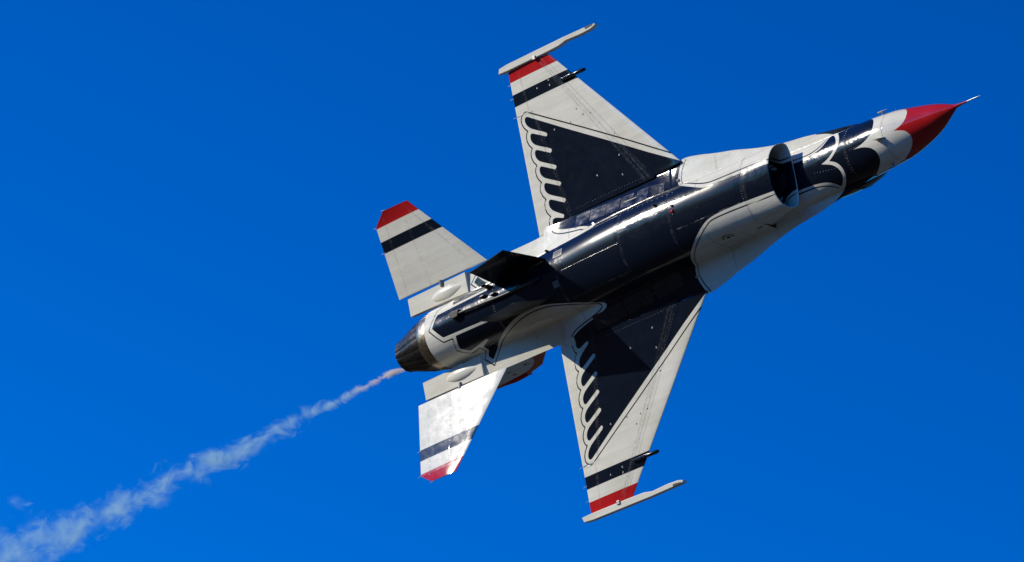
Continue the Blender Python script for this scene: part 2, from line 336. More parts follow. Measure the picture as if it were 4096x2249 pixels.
# ------------------------------------------------------------------ speed brakes beside the nozzle
BRAKES = {}
for sgn in (-1, 1):
    for nm, z0a, z0b, z1a, z1b in (('speed_brake', -.085, -.045, .0, -.004), ('speed_brake', .006, .004, .09, .05)):
        s, t = np.meshgrid(np.linspace(0, 1, 40), np.linspace(0, 1, 16), indexing='ij')
        x = 2.0 + (.385 - 2.0) * s; yin = np.interp(x, [.385, 1.5, 2.0], [.695, .685, .66]); yo = np.interp(x, [.385, 2.0], [1.06, 1.075]); y = yin + (yo - yin) * t
        lo = np.stack([x, y * sgn, z0a + (z0b - z0a) * s], -1); hi = np.stack([x, y * sgn, z1a + (z1b - z1a) * s], -1); C = np.stack([x, y], -1)
        if sgn > 0: lo, hi, C = lo[:, ::-1], hi[:, ::-1], C[:, ::-1]
        o, src = slab(nm, lo, hi, jet, M_PAINT); add(o, C.reshape(-1, 2)[src], 'plain')
        if z0a < 0: BRAKES[sgn] = o
    # teardrop actuator blister under the lower brake
    n = 24; q = np.linspace(0, 1, n); xx = 1.92 - .98 * q; hgt = .075 * np.sin(math.pi * q ** 1.25) ** .8; wd = .135 * np.sin(math.pi * q ** 1.1) ** .75
    tt = np.linspace(0, math.pi, 15); yc = .86 - .02 * q
    V = np.array([[(xx[i], sgn * (yc[i] + wd[i] * math.cos(a)), -.072 + .04 * q[i] - hgt[i] * math.sin(a)) for a in tt] for i in range(n)])
    link('actuator_fairing', mesh_np('actuator_fairing', V, gridfaces(n, 15)), BRAKES[sgn], M_WHITE)
# ------------------------------------------------------------------ ventral fins
for sgn in (-1, 1):
    def vf(x, z): return np.array([x, sgn * (.37 + (-.42 - z) * .141), z])
    Pq = [vf(4.59, -.46), vf(3.08, -.42), vf(3.20, -1.36), vf(4.34, -1.63)]
    G, s, t, nrm = plate3('ventral_fin', Pq, 0, 30, 16, jet, None, None)
    th = (.028 * (1 - t) + .012 * t) * (2.4 * np.sqrt(s) * (1 - s) ** .9 * .8) + .003
    o, src = slab('ventral_fin', G + nrm * th[..., None], G - nrm * th[..., None], jet, M_NAVY)
# ------------------------------------------------------------------ vertical tail
poly_le = lambda z: np.interp(z, [.45, 3.05, 3.50, 3.70], [4.05, 1.06, .57, .05]); poly_te = lambda z: np.interp(z, [.45, 3.80], [.75, -.96])
zt = np.linspace(.45, 3.78, 70); s, z = np.meshgrid(np.linspace(0, 1, 60), zt, indexing='ij')
x = poly_le(z) + (poly_te(z) - poly_le(z)) * s; zz = z + .0 * s
th = (.07 - .016 * z) * (2.4 * np.sqrt(s) * (1 - s) ** .9 * .8) + .004
C = np.stack([x, zz], -1).reshape(-1, 2)
o, src = slab('vertical_tail', np.stack([x, -th, zz], -1)[:, ::-1], np.stack([x, th, zz], -1)[:, ::-1], jet, M_PAINT)
add(o, C.reshape(60, 70, 2)[:, ::-1].reshape(-1, 2)[src], 'tail'); vtail = o
tube('warning_pod', [(.02, 0, 3.66), (-.02, 0, 3.67), (-.35, 0, 3.70), (-.75, 0, 3.74)], [.01, .05, .06, .02], vtail, M_RED, 12)
# ------------------------------------------------------------------ nozzle
nz = tube('nozzle', [(1.13, 0, .05), (1.10, 0, .05), (1.02, 0, .05), (.92, 0, .05), (.83, 0, .05), (.79, 0, .05)], [.60, .617, .607, .588, .566, .53], jet, M_BRONZE, 96)
npet = 16
prof = [(.82, .553), (.6, .505), (.35, .425), (.15, .355), (.0, .318)]
def petal_mesh():
    half = math.pi / npet * .965; V = []; nA = 7
    for lay, dr in ((0, 0.0), (1, -.022)):
        for x_, r_ in prof:
            for a in np.linspace(-half, half, nA):
                bul = .010 * math.cos(a / half * math.pi / 2); rr = r_ + dr + (bul if lay == 0 else 0)
                V.append((x_, rr * math.sin(a), -rr * math.cos(a)))
    n = len(prof); F = list(map(tuple, gridfaces(n, nA))) + list(map(tuple, gridfaces(n, nA, n * nA, True)))
    k = n * nA
    for i in range(n - 1):
        for j in (0, nA - 1): F.append((i * nA + j, (i + 1) * nA + j, k + (i + 1) * nA + j, k + i * nA + j))
    for i in (0, n - 1):
        for j in range(nA - 1): F.append((i * nA + j, i * nA + j + 1, k + i * nA + j + 1, k + i * nA + j))
    me = bpy.data.meshes.new('petal'); me.from_pydata(V, [], F); me.update(); me.materials.append(M_PETAL)
    bm = bmesh.new(); bm.from_mesh(me); bmesh.ops.recalc_face_normals(bm, faces=bm.faces); bm.to_mesh(me); bm.free()
    return me
pm = petal_mesh()
for i in range(npet):
    p = bpy.data.objects.new('petal', pm); COL.objects.link(p); p.parent = nz; p.location = (0, 0, .05); p.rotation_euler = (2 * math.pi * i / npet + .1, 0, 0)
tube('inner_liner', [(.80, 0, .05), (.5, 0, .05), (.2, 0, .05), (.02, 0, .05)], [.50, .45, .35, .30], nz, M_DARK, 48)
tube('turbine_face', [(.78, 0, .05), (.781, 0, .05)], [.50, .01], nz, M_DARK, 32)
# ------------------------------------------------------------------ wing tip launcher rails
RAIL = [(3.79, .02), (3.83, .125), (4.05, .145), (5.55, .155), (6.30, .142), (6.41, .13), (6.41, .09), (6.28, .055), (6.02, .045), (5.62, .062), (5.42, .022), (5.05, .012), (4.05, .008)]
RAILS = {}
for sgn in (-1, 1):
    rl = prism('launcher_rail', [(a, sgn * (TIP_Y + .002 + b)) for a, b in RAIL][::sgn], -.10, .02, jet, M_WHITE, .012); RAILS[sgn] = rl
    prism('rail_slot', [(4.1, sgn * (TIP_Y + .12)), (6.1, sgn * (TIP_Y + .115)), (6.1, sgn * (TIP_Y + .147)), (4.1, sgn * (TIP_Y + .147))][::sgn], -.075, -.01, rl, M_DARK)
    prism('nose_notch', [(6.16, sgn * (TIP_Y + .095)), (6.34, sgn * (TIP_Y + .115)), (6.36, sgn * (TIP_Y + .138)), (6.14, sgn * (TIP_Y + .146))][::sgn], -.104, -.05, rl, M_DARK)
    prism('hanger', [(4.72, sgn * (TIP_Y - .02)), (4.80, sgn * (TIP_Y - .02)), (4.80, sgn * (TIP_Y + .06)), (4.72, sgn * (TIP_Y + .06))][::sgn], -.12, -.085, rl, M_BOLT, .008)
# ------------------------------------------------------------------ canopy and windscreen (mostly hidden above)
n = 40; q = np.linspace(0, 1, n); xx = 12.35 - 3.1 * q; prof_z = .42 + .66 * np.sin(math.pi * np.clip(q, 0, 1) ** .72) ** .75; hw = .10 + .40 * np.sin(math.pi * q ** .68) ** .6
a = np.linspace(0, math.pi, 25)
V = np.array([[(xx[i], hw[i] * math.cos(b), .36 + (prof_z[i] - .36) * math.sin(b)) for b in a] for i in range(n)])
cano = link('canopy', mesh_np('canopy', V[11:], gridfaces(n - 11, 25)), jet, M_GLASS); link('windscreen', mesh_np('windscreen', V[:12], gridfaces(12, 25)), cano, M_RUBBER)
frm = np.array([[p * 1.0 + np.array([dx, 0, 0]) for p in V[11] * np.array([1, 1.015, 1]) + np.array([0, 0, .006])] for dx in (-.03, .03)]); link('canopy_frame', mesh_np('canopy_frame', frm, gridfaces(2, 25, 0, True)), cano, M_RUBBER)
# ------------------------------------------------------------------ pitot probe
pp = tube('pitot_probe', [(14.44, 0, -.165), (14.60, 0, -.164), (14.70, 0, -.163)], [.036, .021, .019], jet, M_RED, 16)
tube('probe_tip', [(14.70, 0, -.163), (14.72, 0, -.163), (14.93, 0, -.162), (15.02, 0, -.16)], [.019, .016, .012, .003], pp, M_METAL, 14)
# ------------------------------------------------------------------ paint scheme: outlines in surface coordinates, measured in metres
def seg_dist(P, A, B):
    AB = B - A; L = (AB ** 2).sum(1); L[L == 0] = 1e-12; best = np.full(len(P), 1e9)
    P = P.astype(np.float32); px, py = P[:, 0].copy(), P[:, 1].copy(); best = np.full(len(P), 1e9, np.float32)
    for a, ab, l in zip(A.astype(np.float32), AB.astype(np.float32), L):
        dx = px - a[0]; dy = py - a[1]; t = np.clip((dx * ab[0] + dy * ab[1]) / np.float32(l), 0, 1); dx -= t * ab[0]; dy -= t * ab[1]; np.minimum(best, dx * dx + dy * dy, out=best)
    return np.sqrt(best)
def poly_sdf(P, poly):
    A = np.asarray(poly, float); B = np.roll(A, -1, 0); d = seg_dist(P, A, B); ins = np.zeros(len(P), bool)
    for a, b in zip(A, B):
        c = (a[1] > P[:, 1]) != (b[1] > P[:, 1])
        if a[1] != b[1]: ins ^= c & (P[:, 0] < (b[0] - a[0]) * (P[:, 1] - a[1]) / (b[1] - a[1]) + a[0])
    return np.where(ins, -d, d)
def line_sdf(P, pts, half): 
    A = np.asarray(pts, float); return seg_dist(P, A[:-1], A[1:]) - half
def smooth(pts, n=2, keep=()):
    """corner cutting, keeping the cusps whose index is listed"""
    pts = [tuple(p) for p in pts]; keep = {pts[i] for i in keep}
    for _ in range(n):
        q = [pts[0]]
        for a, b in zip(pts[:-1], pts[1:]):
            if a in keep: q.append(a)
            else: q.append((a[0] * .75 + b[0] * .25, a[1] * .75 + b[1] * .25))
            if b in keep: pass
            else: q.append((a[0] * .25 + b[0] * .75, a[1] * .25 + b[1] * .75))
        q.append(pts[-1]); pts = q
    return pts
far = 12
RED_EDGE = smooth([(12.93, -.70), (13.0, -.66), (13.12, -.58), (13.22, -.50), (13.30, -.43), (13.37, -.35), (13.405, -.26), (13.405, -.20), (13.387, -.123), (13.331, -.06), (13.245, -.011), (13.143, .02), (13.10, .028),
           (13.193, .052), (13.272, .078), (13.33, .107), (13.375, .161), (13.396, .219), (13.386, .286), (13.353, .351), (13.29, .431), (13.206, .514), (13.101, .593), (12.979, .678), (12.93, .705)], 2, [12])
NOSE_RED = [(15, -far), (12.93, -far), (12.93, -.75)] + RED_EDGE + [(12.93, .75), (12.93, far), (15, far)]
NAVY_EDGE = smooth([(12.2, -.76), (12.33, -.68), (12.45, -.60), (12.53, -.53), (12.59, -.46), (12.647, -.361), (12.661, -.23), (12.616, -.125), (12.538, -.048), (12.406, .008), (12.273, .037), (12.119, .048),
           (12.224, .059), (12.359, .088), (12.48, .137), (12.553, .187), (12.602, .255), (12.608, .336), (12.59, .413), (12.537, .494), (12.453, .572), (12.327, .673), (12.2, .76)], 2, [11])
HEAD_OUT = smooth([(11.02, -.86), (11.176, -.83), (11.326, -.79), (11.477, -.72), (11.62, -.59), (11.715, -.473), (11.783, -.328), (11.775, -.202), (11.701, -.097), (11.601, -.02), (11.481, .042),
           (11.57, .082), (11.645, .13), (11.705, .202), (11.742, .302), (11.718, .416), (11.66, .512), (11.543, .625), (11.41, .736), (11.316, .79), (11.1, .87)], 2, [10])
N_NOSE = [(12.2, -far)] + NAVY_EDGE + [(12.2, far), (11.02, far)] + HEAD_OUT[::-1] + [(11.02, -far)]
HEAD_IN = smooth([(11.46, -.60), (11.56, -.53), (11.645, -.432), (11.705, -.294), (11.671, -.167), (11.575, -.072), (11.428, .001), (11.28, .031),
           (11.405, .077), (11.517, .125), (11.599, .191), (11.651, .267), (11.666, .347), (11.633, .445), (11.552, .533), (11.457, .60)], 2, [7])
P_IN = smooth([(11.45, .565), (11.419, .497), (11.305, .408), (11.171, .362), (10.989, .328), (10.813, .313), (10.6, .298), (10.298, .285), (9.952, .268), (9.482, .255), (9.065, .266), (8.828, .29), (8.714, .325), (8.609, .375), (8.38, .516), (8.124, .702), (7.929, .877),
           (7.74, 1.156), (7.654, 1.377), (7.672, 1.602), (7.74, 1.78), (7.80, 1.90)], 2)
S_IN = smooth([(11.499, -.538), (11.407, -.374), (11.309, -.298), (11.163, -.262), (10.977, -.235), (10.827, -.228), (10.6, -.24), (10.307, -.269), (10.082, -.286), (9.759, -.314), (9.444, -.317), (9.128, -.315), (8.901, -.32), (8.787, -.335), (8.637, -.405), (8.384, -.532), (8.12, -.70),
           (7.93, -.88), (7.76, -1.15), (7.641, -1.42), (7.668, -1.609), (7.729, -1.765), (7.80, -1.90)], 2)
P_SHIELD = smooth([(4.40, 1.42), (4.665, 1.307), (5.069, 1.225), (5.42, 1.168), (5.54, 1.10), (5.48, 1.019), (5.146, .79), (4.739, .625), (4.327, .48), (3.972, .434), (3.633, .439), (3.30, .50), (3.007, .61), (2.628, .814), (2.478, .959), (2.34, 1.10), (2.275, 1.148)], 2)
P_TAIL = [(2.184, 1.044), (2.256, .879), (2.263, .753), (2.529, .65), (2.471, .61), (2.233, .66), (1.944, .713), (1.782, .552), (1.822, .427), (1.885, .278), (2.865, .303), (2.867, .253), (1.567, .204), (1.332, -.06)]
S_TAIL = [(1.471, -.321), (2.9, -.345), (2.9, -.405), (1.90, -.405), (1.84, -.52), (1.80, -.66), (1.96, -.80), (2.24, -.77), (2.52, -.72), (2.60, -.76), (2.28, -.86), (2.27, -.98), (2.154, -1.12), (2.26, -1.21), (2.38, -1.09), (2.63, -.90)]
S_SHIELD = smooth([(2.63, -.90), (3.0, -.74), (3.4, -.68), (3.9, -.67), (4.478, -.62), (4.752, -.60), (5.02, -.61), (5.341, -.605), (5.75, -.615), (5.90, -.65), (5.86, -.80), (5.55, -1.03), (5.017, -1.20), (4.689, -1.33), (4.519, -1.42), (4.42, -1.50)], 2)
N_BODY = HEAD_IN + P_IN + [(7.5, 2.4), (4.42, 2.4), (4.40, 1.6)] + P_SHIELD + P_TAIL + S_TAIL + S_SHIELD + [(4.40, -1.7), (4.42, -2.4), (7.5, -2.4)] + S_IN[::-1]
BODY_LINES = [
    (smooth([(7.88, 1.89), (7.774, 1.702), (7.713, 1.491), (7.739, 1.252), (7.971, .933), (8.216, .711), (8.458, .546), (8.665, .422), (8.776, .366), (8.869, .345), (9.035, .335), (9.449, .331), (9.919, .343), (10.324, .36), (10.6, .365), (10.79, .37), (10.95, .383), (11.11, .415), (11.24, .46), (11.34, .53), (11.40, .61)], 2), .0135),
    (smooth([(7.90, -1.87), (7.772, -1.695), (7.73, -1.489), (7.80, -1.25), (7.98, -.96), (8.135, -.79), (8.55, -.527), (8.882, -.402), (9.126, -.389), (9.443, -.39), (9.759, -.392), (10.085, -.375), (10.345, -.355), (10.6, -.31), (10.82, -.29), (10.94, -.28), (11.16, -.30), (11.33, -.37), (11.42, -.47), (11.45, -.56)], 2), .0135),
    ([(1.66, -.60), (1.418, -.456), (1.378, -.28), (1.235, -.04), (1.521, .292), (1.784, .303), (1.727, .441), (1.684, .556), (1.737, .64), (1.909, .798), (2.173, .751), (2.192, .873), (2.07, 1.071), (2.279, 1.274)], .0135),
    (smooth([(2.279, 1.274), (2.397, 1.136), (2.609, .914), (2.948, .728), (3.293, .603), (3.65, .52), (4.028, .503), (4.381, .55), (4.771, .681), (5.107, .83), (5.334, .968), (5.444, 1.097), (5.105, 1.173), (4.723, 1.252), (4.465, 1.326), (4.343, 1.42)], 2), .0135),
    ([(2.07, -1.10), (2.20, -.98), (2.173, -.86), (1.909, -.93), (1.737, -.78)], .0135), ([(2.07, -1.10), (2.27, -1.31)], .0135),
    (smooth([(4.30, -1.60), (4.326, -1.492), (4.382, -1.412), (4.472, -1.341), (4.599, -1.273), (5.041, -1.11), (5.55, -.95)], 2), .0135)]
# wing: one row of feathers, the same on both sides (x, distance out from the keel)
LOBE = [(4.371, 3.472), (4.276, 3.534), (4.229, 3.549), (4.195, 3.531), (4.176, 3.493), (4.184, 3.43), (4.219, 3.359), (4.282, 3.294), (4.344, 3.248), (4.65, 3.075), (4.682, 3.038), (4.68, 3.005), (4.647, 2.988)]
LOBES = [[(4.647, 2.988), (4.349, 3.155), (4.291, 3.181), (4.254, 3.163), (4.238, 3.124), (4.239, 3.046), (4.279, 2.972), (4.358, 2.902), (4.695, 2.722), (4.722, 2.69), (4.718, 2.658), (4.682, 2.644)]]
for k in range(1, 5): LOBES.append([(x + .0365 * k, y - .3585 * k) for x, y in LOBES[0]])
LOBES[-1] = LOBES[-1][:8] + [(4.72, 1.33)]
N_WING = [(7.82, 1.325), (7.083, 1.772), (6.114, 2.382), (5.127, 2.993)] + smooth(LOBE, 1)
for L in LOBES: N_WING += smooth(L, 1)
N_WING += smooth([(4.69, 1.271), (4.507, 1.345), (4.435, 1.35), (4.395, 1.315), (4.385, 1.241), (4.40, 1.15), (4.45, 1.08)], 1) + [(4.6, .9), (7.9, .9)]
W_OUT = [(7.62, 1.56), (6.626, 2.196), (5.651, 2.801), (4.649, 3.407), (4.292, 3.625), (4.229, 3.648), (4.176, 3.638), (4.114, 3.583), (4.087, 3.526), (4.089, 3.443), (4.127, 3.348), (4.204, 3.255)]
SC = [(4.165, 3.218), (4.141, 3.16), (4.136, 3.073), (4.169, 2.972), (4.238, 2.88)]
for k in range(6): W_OUT += [(x + .0335 * k, y - .3675 * k) for x, y in SC]
W_OUT += [(4.29, 1.24), (4.326, 1.15), (4.382, 1.07)]
W_NAVY2 = [(3, 3.835), (8, 3.835), (8, 4.085), (3, 4.085)]; W_RED = [(3, 4.345), (8, 4.345), (8, 6), (3, 6)]
S_NAVY = [(-1, 2.068), (4, 2.068), (4, 2.30), (-1, 2.30)]; S_RED = [(-1, 2.575), (4, 2.575), (4, 4), (-1, 4)]
TAIL_RED = [(1.05, 2.2), (.86, 2.85), (.78, 3.0), (.66, 3.15), (.45, 3.33), (.2, 3.47), (-.1, 3.55), (-.39, 3.60), (-1.2, 3.67), (-1.2, 5), (4, 5), (4, 2.2)]
def star(cx, cy, r): return [(cx + (r if i % 2 == 0 else r * .4) * math.cos(i * math.pi / 5 + 1.57), cy + (r if i % 2 == 0 else r * .4) * math.sin(i * math.pi / 5 + 1.57)) for i in range(10)]
TAIL_STARS = [star(.49, 3.08, .10), star(-.05, 3.14, .08), star(-.10, 3.38, .08)]
HATCHES = []
SEAMS_BODY = [[(12.86, -far), (12.86, far)], [(9.72, -1.6), (9.72, 1.6)], [(11.9, -.8), (11.9, .8)], [(4.86, -1.7), (4.86, 1.7)], [(6.6, -1.2), (6.6, 1.2)], [(8.6, -1.7), (8.6, 1.7)], [(7.9, -.9), (7.9, .9)],
              [(9.2, -1.3), (9.2, -.9)], [(9.2, .9), (9.2, 1.3)], [(8.9, 1.02), (8.5, 1.05), (8.5, 1.35), (8.9, 1.3), (8.9, 1.02)], [(3.05, -.9), (3.05, .9)], [(1.9, -.55), (1.9, -.2)], [(4.2, 1.35), (4.2, .75), (3.5, .72), (3.45, 1.3)],
              [(9.55, -.33), (8.05, -.33)], [(9.55, .24), (8.05, .24)], [(6.55, -.62), (5.0, -.60)], [(6.55, .62), (5.0, .60)], [(6.55, 0), (5.0, 0)], [(8.95, -1.25), (8.35, -.95), (8.3, -1.45)]]
SEAMS_WING = [[(6.98, 1.3), (4.85, 4.56)], [(6.87, 1.3), (4.79, 4.56)], [(4.83 + .03, 1.2), (4.41, 3.62)], [(4.34, 3.63), (4.25, 4.56)], [(4.0, 3.63), (4.4, 3.62)]]
SEAMS_STAB = [[(.45, 1.12), (.45, 2.7)], [(2.2, 1.3), (1.1, 2.72)], [(1.1, 1.12), (1.0, 2.5)]]
PAINT_COUNT = 0
def paint():
    for o, c, sheet in PAINTED:
        n = len(c); navy = np.full(n, 1.0); red = np.full(n, 1.0); line = np.full(n, 1.0); seam = np.full(n, 1.0)
        if sheet in ('body', 'intake'):
            navy = np.minimum(poly_sdf(c, N_NOSE), poly_sdf(c, N_BODY)); red = poly_sdf(c, NOSE_RED)
            for pts, hw in BODY_LINES: line = np.minimum(line, line_sdf(c, pts, hw))
            for pts in SEAMS_BODY: seam = np.minimum(seam, line_sdf(c, pts, 0))
            navy = np.where(np.abs(c[:, 1]) > 8, np.minimum(poly_sdf(c, N_NOSE), .5), navy)
            if sheet == 'intake':                    # the painted splitter carries the stripes on into the mouth
                au = np.abs(c[:, 1]); inn = np.zeros(n, bool); inn[27 * 121:] = True
                u0 = np.interp(c[:, 0], [9.7, 10.3, 10.66], [1.02, 1.10, 1.17]); navy = np.where(inn, u0 - au + 0.0, navy); line = np.where(inn, np.abs(au - (u0 - .065)) - .0135, line)
                seam = np.where(inn, 1.0, seam)
        elif sheet == 'wing':
            navy = np.minimum(poly_sdf(c, N_WING), poly_sdf(c, W_NAVY2)); red = poly_sdf(c, W_RED); line = line_sdf(c, W_OUT, .0135)
            for pts in SEAMS_WING: seam = np.minimum(seam, line_sdf(c, pts, 0))
        elif sheet == 'stab':
            navy = poly_sdf(c, S_NAVY); red = poly_sdf(c, S_RED)
            for pts in SEAMS_STAB: seam = np.minimum(seam, line_sdf(c, pts, 0))
        elif sheet == 'tail':
            red = poly_sdf(c, TAIL_RED)
            for s_ in TAIL_STARS: navy = np.minimum(navy, poly_sdf(c, s_))
        for nm, val in (('navy', navy), ('red', red), ('line', line), ('seam', seam)):
            a = o.data.attributes.new(nm, 'FLOAT', 'POINT'); a.data.foreach_set('value', np.clip(val, -1, 1).astype(np.float32))
paint()
# ------------------------------------------------------------------ small fittings (x, y, z on the skin)
def skin(x, u):
    """point and outward normal on the underside at station x, girth u"""
    tr = x < 9.7
    def pt(x, u):
        y, z, uu = belly_section(x, tr); return np.array([x, math.copysign(np.interp(abs(u), uu, y), u), np.interp(abs(u), uu, z)])
    p = pt(x, u); tu = pt(x, u + .02) - pt(x, u - .02); tx = pt(x + .03, u) - pt(x - .03, u); n = np.cross(tu, tx); n /= np.linalg.norm(n)
    if n[2] > 0: n = -n
    return p, n
def wing_pt(x, y): return np.array([x, y, float(wing_z(x, abs(y), -1))])
def owner(x): return fwdf if x > 9.7 else ctr if x > 4.86 else aft
def dome_mesh(name, r, h, mat, seg=12):
    th = np.linspace(0, 2 * math.pi, seg + 1); ph = np.linspace(0, math.pi / 2, 5)
    V = np.array([[(r * math.cos(p) * math.cos(t), r * math.cos(p) * math.sin(t), h * math.sin(p)) for t in th] for p in ph])
    me = mesh_np(name, V, gridfaces(5, seg + 1)); me.materials.append(mat); return me
def put(name, me, p, n, parent, xdir=(1, 0, 0)):
    z = Vector(np.asarray(n, float).tolist()).normalized(); x = Vector(xdir); x = (x - z * x.dot(z)).normalized(); y = z.cross(x)
    o = bpy.data.objects.new(name, me); COL.objects.link(o); o.parent = parent
    o.matrix_local = Matrix(((x.x, y.x, z.x, p[0]), (x.y, y.y, z.y, p[1]), (x.z, y.z, z.z, p[2]), (0, 0, 0, 1))); return o
def blade_mesh(name, c, h, sweep, th, mat):
    bm = bmesh.new()
    rows = [(0, c, 0, th), (h, c * .55, -sweep, th * .5)]
    vs_ = []
    for z, cc, dx, t in rows: vs_.append([bm.verts.new((dx + cc * fx, t * fy, z)) for fx, fy in ((.5, 0), (.2, .5), (-.25, .5), (-.5, 0), (-.25, -.5), (.2, -.5))])
    for i in range(6): bm.faces.new((vs_[0][i], vs_[0][(i + 1) % 6], vs_[1][(i + 1) % 6], vs_[1][i]))
    bm.faces.new(vs_[1]); me = bpy.data.meshes.new(name); bmesh.ops.recalc_face_normals(bm, faces=bm.faces); bm.to_mesh(me); bm.free(); me.materials.append(mat); return me
# blade aerials and lamps under the belly
for nm, x, u, c, h, sw_, mat in (('blade_aerial', 7.60, -.40, .10, .07, .03, M_NAVY), ('blade_aerial', 8.03, -.235, .08, .05, .02, M_NAVY), ('blade_aerial', 12.80, .075, .20, .13, .07, M_WHITE), ('blade_aerial', 5.65, -1.0, .12, .05, .02, M_METAL),
                                 ('blade_aerial', 4.55, -.62, .10, .06, .02, M_NAVY)):
    p, n = skin(x, u); put(nm, blade_mesh(nm, c, h, sw_, .035 if mat is not M_METAL else .06, mat), p - n * .004, n, owner(x))
lm = dome_mesh('anti_collision_lamp', .045, .04, M_LAMP); p, n = skin(8.015, -.125); put('anti_collision_lamp', lm, p, n, ctr)
p, n = skin(7.66, -1.50); put('formation_lamp', dome_mesh('formation_lamp', .035, .03, M_BEIGE), p, n, ctr)
p, n = skin(7.66, 1.50); put('formation_lamp', bpy.data.meshes['formation_lamp'], p, n, ctr)
p, n = skin(8.02, -.06); put('belly_lamp', dome_mesh('belly_lamp', .018, .02, M_METAL, 8), p, n, ctr)
# oval scoop on the wing fairing, dark scoops beside the intake
def scoop(name, x, u, L, W, parent, mat, lift=.004):
    t = np.linspace(0, 2 * math.pi, 25); V = []
    for f, hgt in ((1.0, 0.0), (.8, .012), (.02, .012)):
        for a in t: V.append((x + L / 2 * f * math.cos(a), u + W / 2 * f * math.sin(a), hgt))
    P3 = []
    for a, b, hh in V: q, n = skin(a, b); P3.append(q + n * (lift + hh * .4))
    return link(name, mesh_np(name, np.array(P3), gridfaces(3, 25, 0, True)), parent, mat)
for sg in (-1, 1): scoop('fairing_vent', 6.52, sg * 1.33, .40, .055, ctr, M_RUBBER)
for sg in (-1, 1): scoop('bleed_slot', 9.55, sg * .98, .14, .035, ctr, M_RUBBER)
p0 = (8.92, .83)
for i in range(7): a = math.pi * (i - .3) / 6.0; scoop('bleed_hole', p0[0] + .11 * math.cos(a), p0[1] - .085 * math.sin(a), .045, .028, ctr, M_RUBBER)
scoop('bleed_valve', p0[0], p0[1], .10, .06, ctr, M_RUBBER)
# framed recess and pale patch on the belly
def skin_plate(name, x0, x1, u0, u1, parent, mat, lift, n=6):
    V = [];
    for x in np.linspace(x0, x1, n):
        for u in np.linspace(u0, u1, n): p, nn = skin(x, u); V.append(p + nn * lift)
    V = np.array(V).reshape(n, n, 3); base = V.copy()
    for i, x in enumerate(np.linspace(x0, x1, n)):
        for j, u in enumerate(np.linspace(u0, u1, n)): p, nn = skin(x, u); base[i, j] = p - nn * .01
    o, _ = slab(name, V, base, parent, mat); return o
fr = skin_plate('dispenser_frame', 4.80, 5.04, -.46, -.31, ctr, M_WICK, .006); skin_plate('dispenser_well', 4.835, 5.01, -.435, -.335, fr, M_RUBBER, .010)
skin_plate('access_patch', 4.70, 4.86, .15, .28, aft, m_plain('grey_patch', (.12, .12, .11), .4), .005)
for x0, x1, u0, u1 in ((8.05, 9.52, -.30, -.012), (8.05, 9.52, .012, .235)): skin_plate('nose_gear_door', x0, x1, u0, u1, ctr, M_NAVY, .0025, 14)
for sg in (-1, 1): skin_plate('main_gear_door', 5.05, 6.5, sg * .02, sg * .56, ctr, M_NAVY, .0025, 16)
for a, b in ((-.62, -.60),): pass
# access panels on the wing fairing, each a little out of true
t = NT('fairing_panel_paint'); rgb = t.n('RGB'); rgb.outputs[0].default_value = (*NAVY_C, 1); c, co_ = weather(t, rgb.outputs[0]); t.l(c, t.b.inputs['Base Color']); gloss(t, t.ramp(t.noise(4.0, 3, .6, co_), .38, .62, .24, .44))
hh = t.math('ADD', t.math('MULTIPLY', t.noise(2.6, 2, .5, co_), .055), t.math('MULTIPLY', t.noise(7, 2, .5, co_, (1, 1, 1)), .008)); bb = t.n('Bump'); bb.inputs['Strength'].default_value = 1.0; bb.inputs['Distance'].default_value = 1.0; t.l(hh, bb.inputs['Height']); t.l(bb.outputs[0], t.b.inputs['Normal']); M_FAIR = t.m
for sg in (-1, 1):
    for x0, x1 in ((5.05, 5.42), (5.44, 5.86), (5.88, 6.24), (6.26, 6.58), (6.68, 6.98), (7.0, 7.34)): skin_plate('fairing_panel', x0, x1, sg * 1.17, sg * 1.47, ctr, M_FAIR, .004 + rnd.uniform(0, .004), 7)
# arrester hook lying along the tail
hk = tube('arrester_hook', [skin(4.30, -.03)[0] + [0, 0, -.02], skin(3.4, -.03)[0] + [0, 0, -.045], skin(2.6, -.07)[0] + [0, 0, -.06], skin(2.16, -.09)[0] + [0, 0, -.06]], [.028, .030, .026, .028], aft, M_RUBBER, 10)
prism('hook_point', [(2.22, -.155), (2.16, -.03), (2.02, -.02), (1.95, -.05), (1.95, -.14), (2.04, -.165)], -.74, -.64, hk, M_RUBBER, .012)
prism('hook_pivot', [(4.22, -.09), (4.42, -.06), (4.42, .0), (4.22, .03)], -.80, -.72, hk, M_NAVY, .012)
for x, u in ((3.15, -.15), (2.86, -.20)): p, n = skin(x, u); put('hook_guide', blade_mesh('hook_guide', .22, .07, .02, .05, M_RUBBER), p, n, hk)
p, n = skin(3.02, -.36); put('drain_mast', blade_mesh('drain_mast', .20, .16, .12, .03, M_RUBBER), p, n, aft)
scoop('tail_vent', 2.09, -.10, .24, .12, aft, M_RUBBER)
# nose sensors
for sg in (-1, 1):
    b0 = np.array([12.70, sg * .47, -.03]); d = np.array([0, sg * .93, -.36]) / np.linalg.norm([.93, .36])
    st = tube('air_data_stalk', [b0 - d * .03, b0 + d * .09], [.028, .016], fwdf, M_WICK, 10)
    q = b0 + d * .09; tube('air_data_cone', [q + [-.10, 0, 0], q + [.0, 0, 0], q + [.12, 0, 0]], [.017, .015, .004], st, M_WICK, 10)
    b1 = np.array([13.02, sg * .44, -.06]); tube('temperature_pin', [b1, b1 + d * .08], [.007, .005], fwdf, M_METAL, 8)
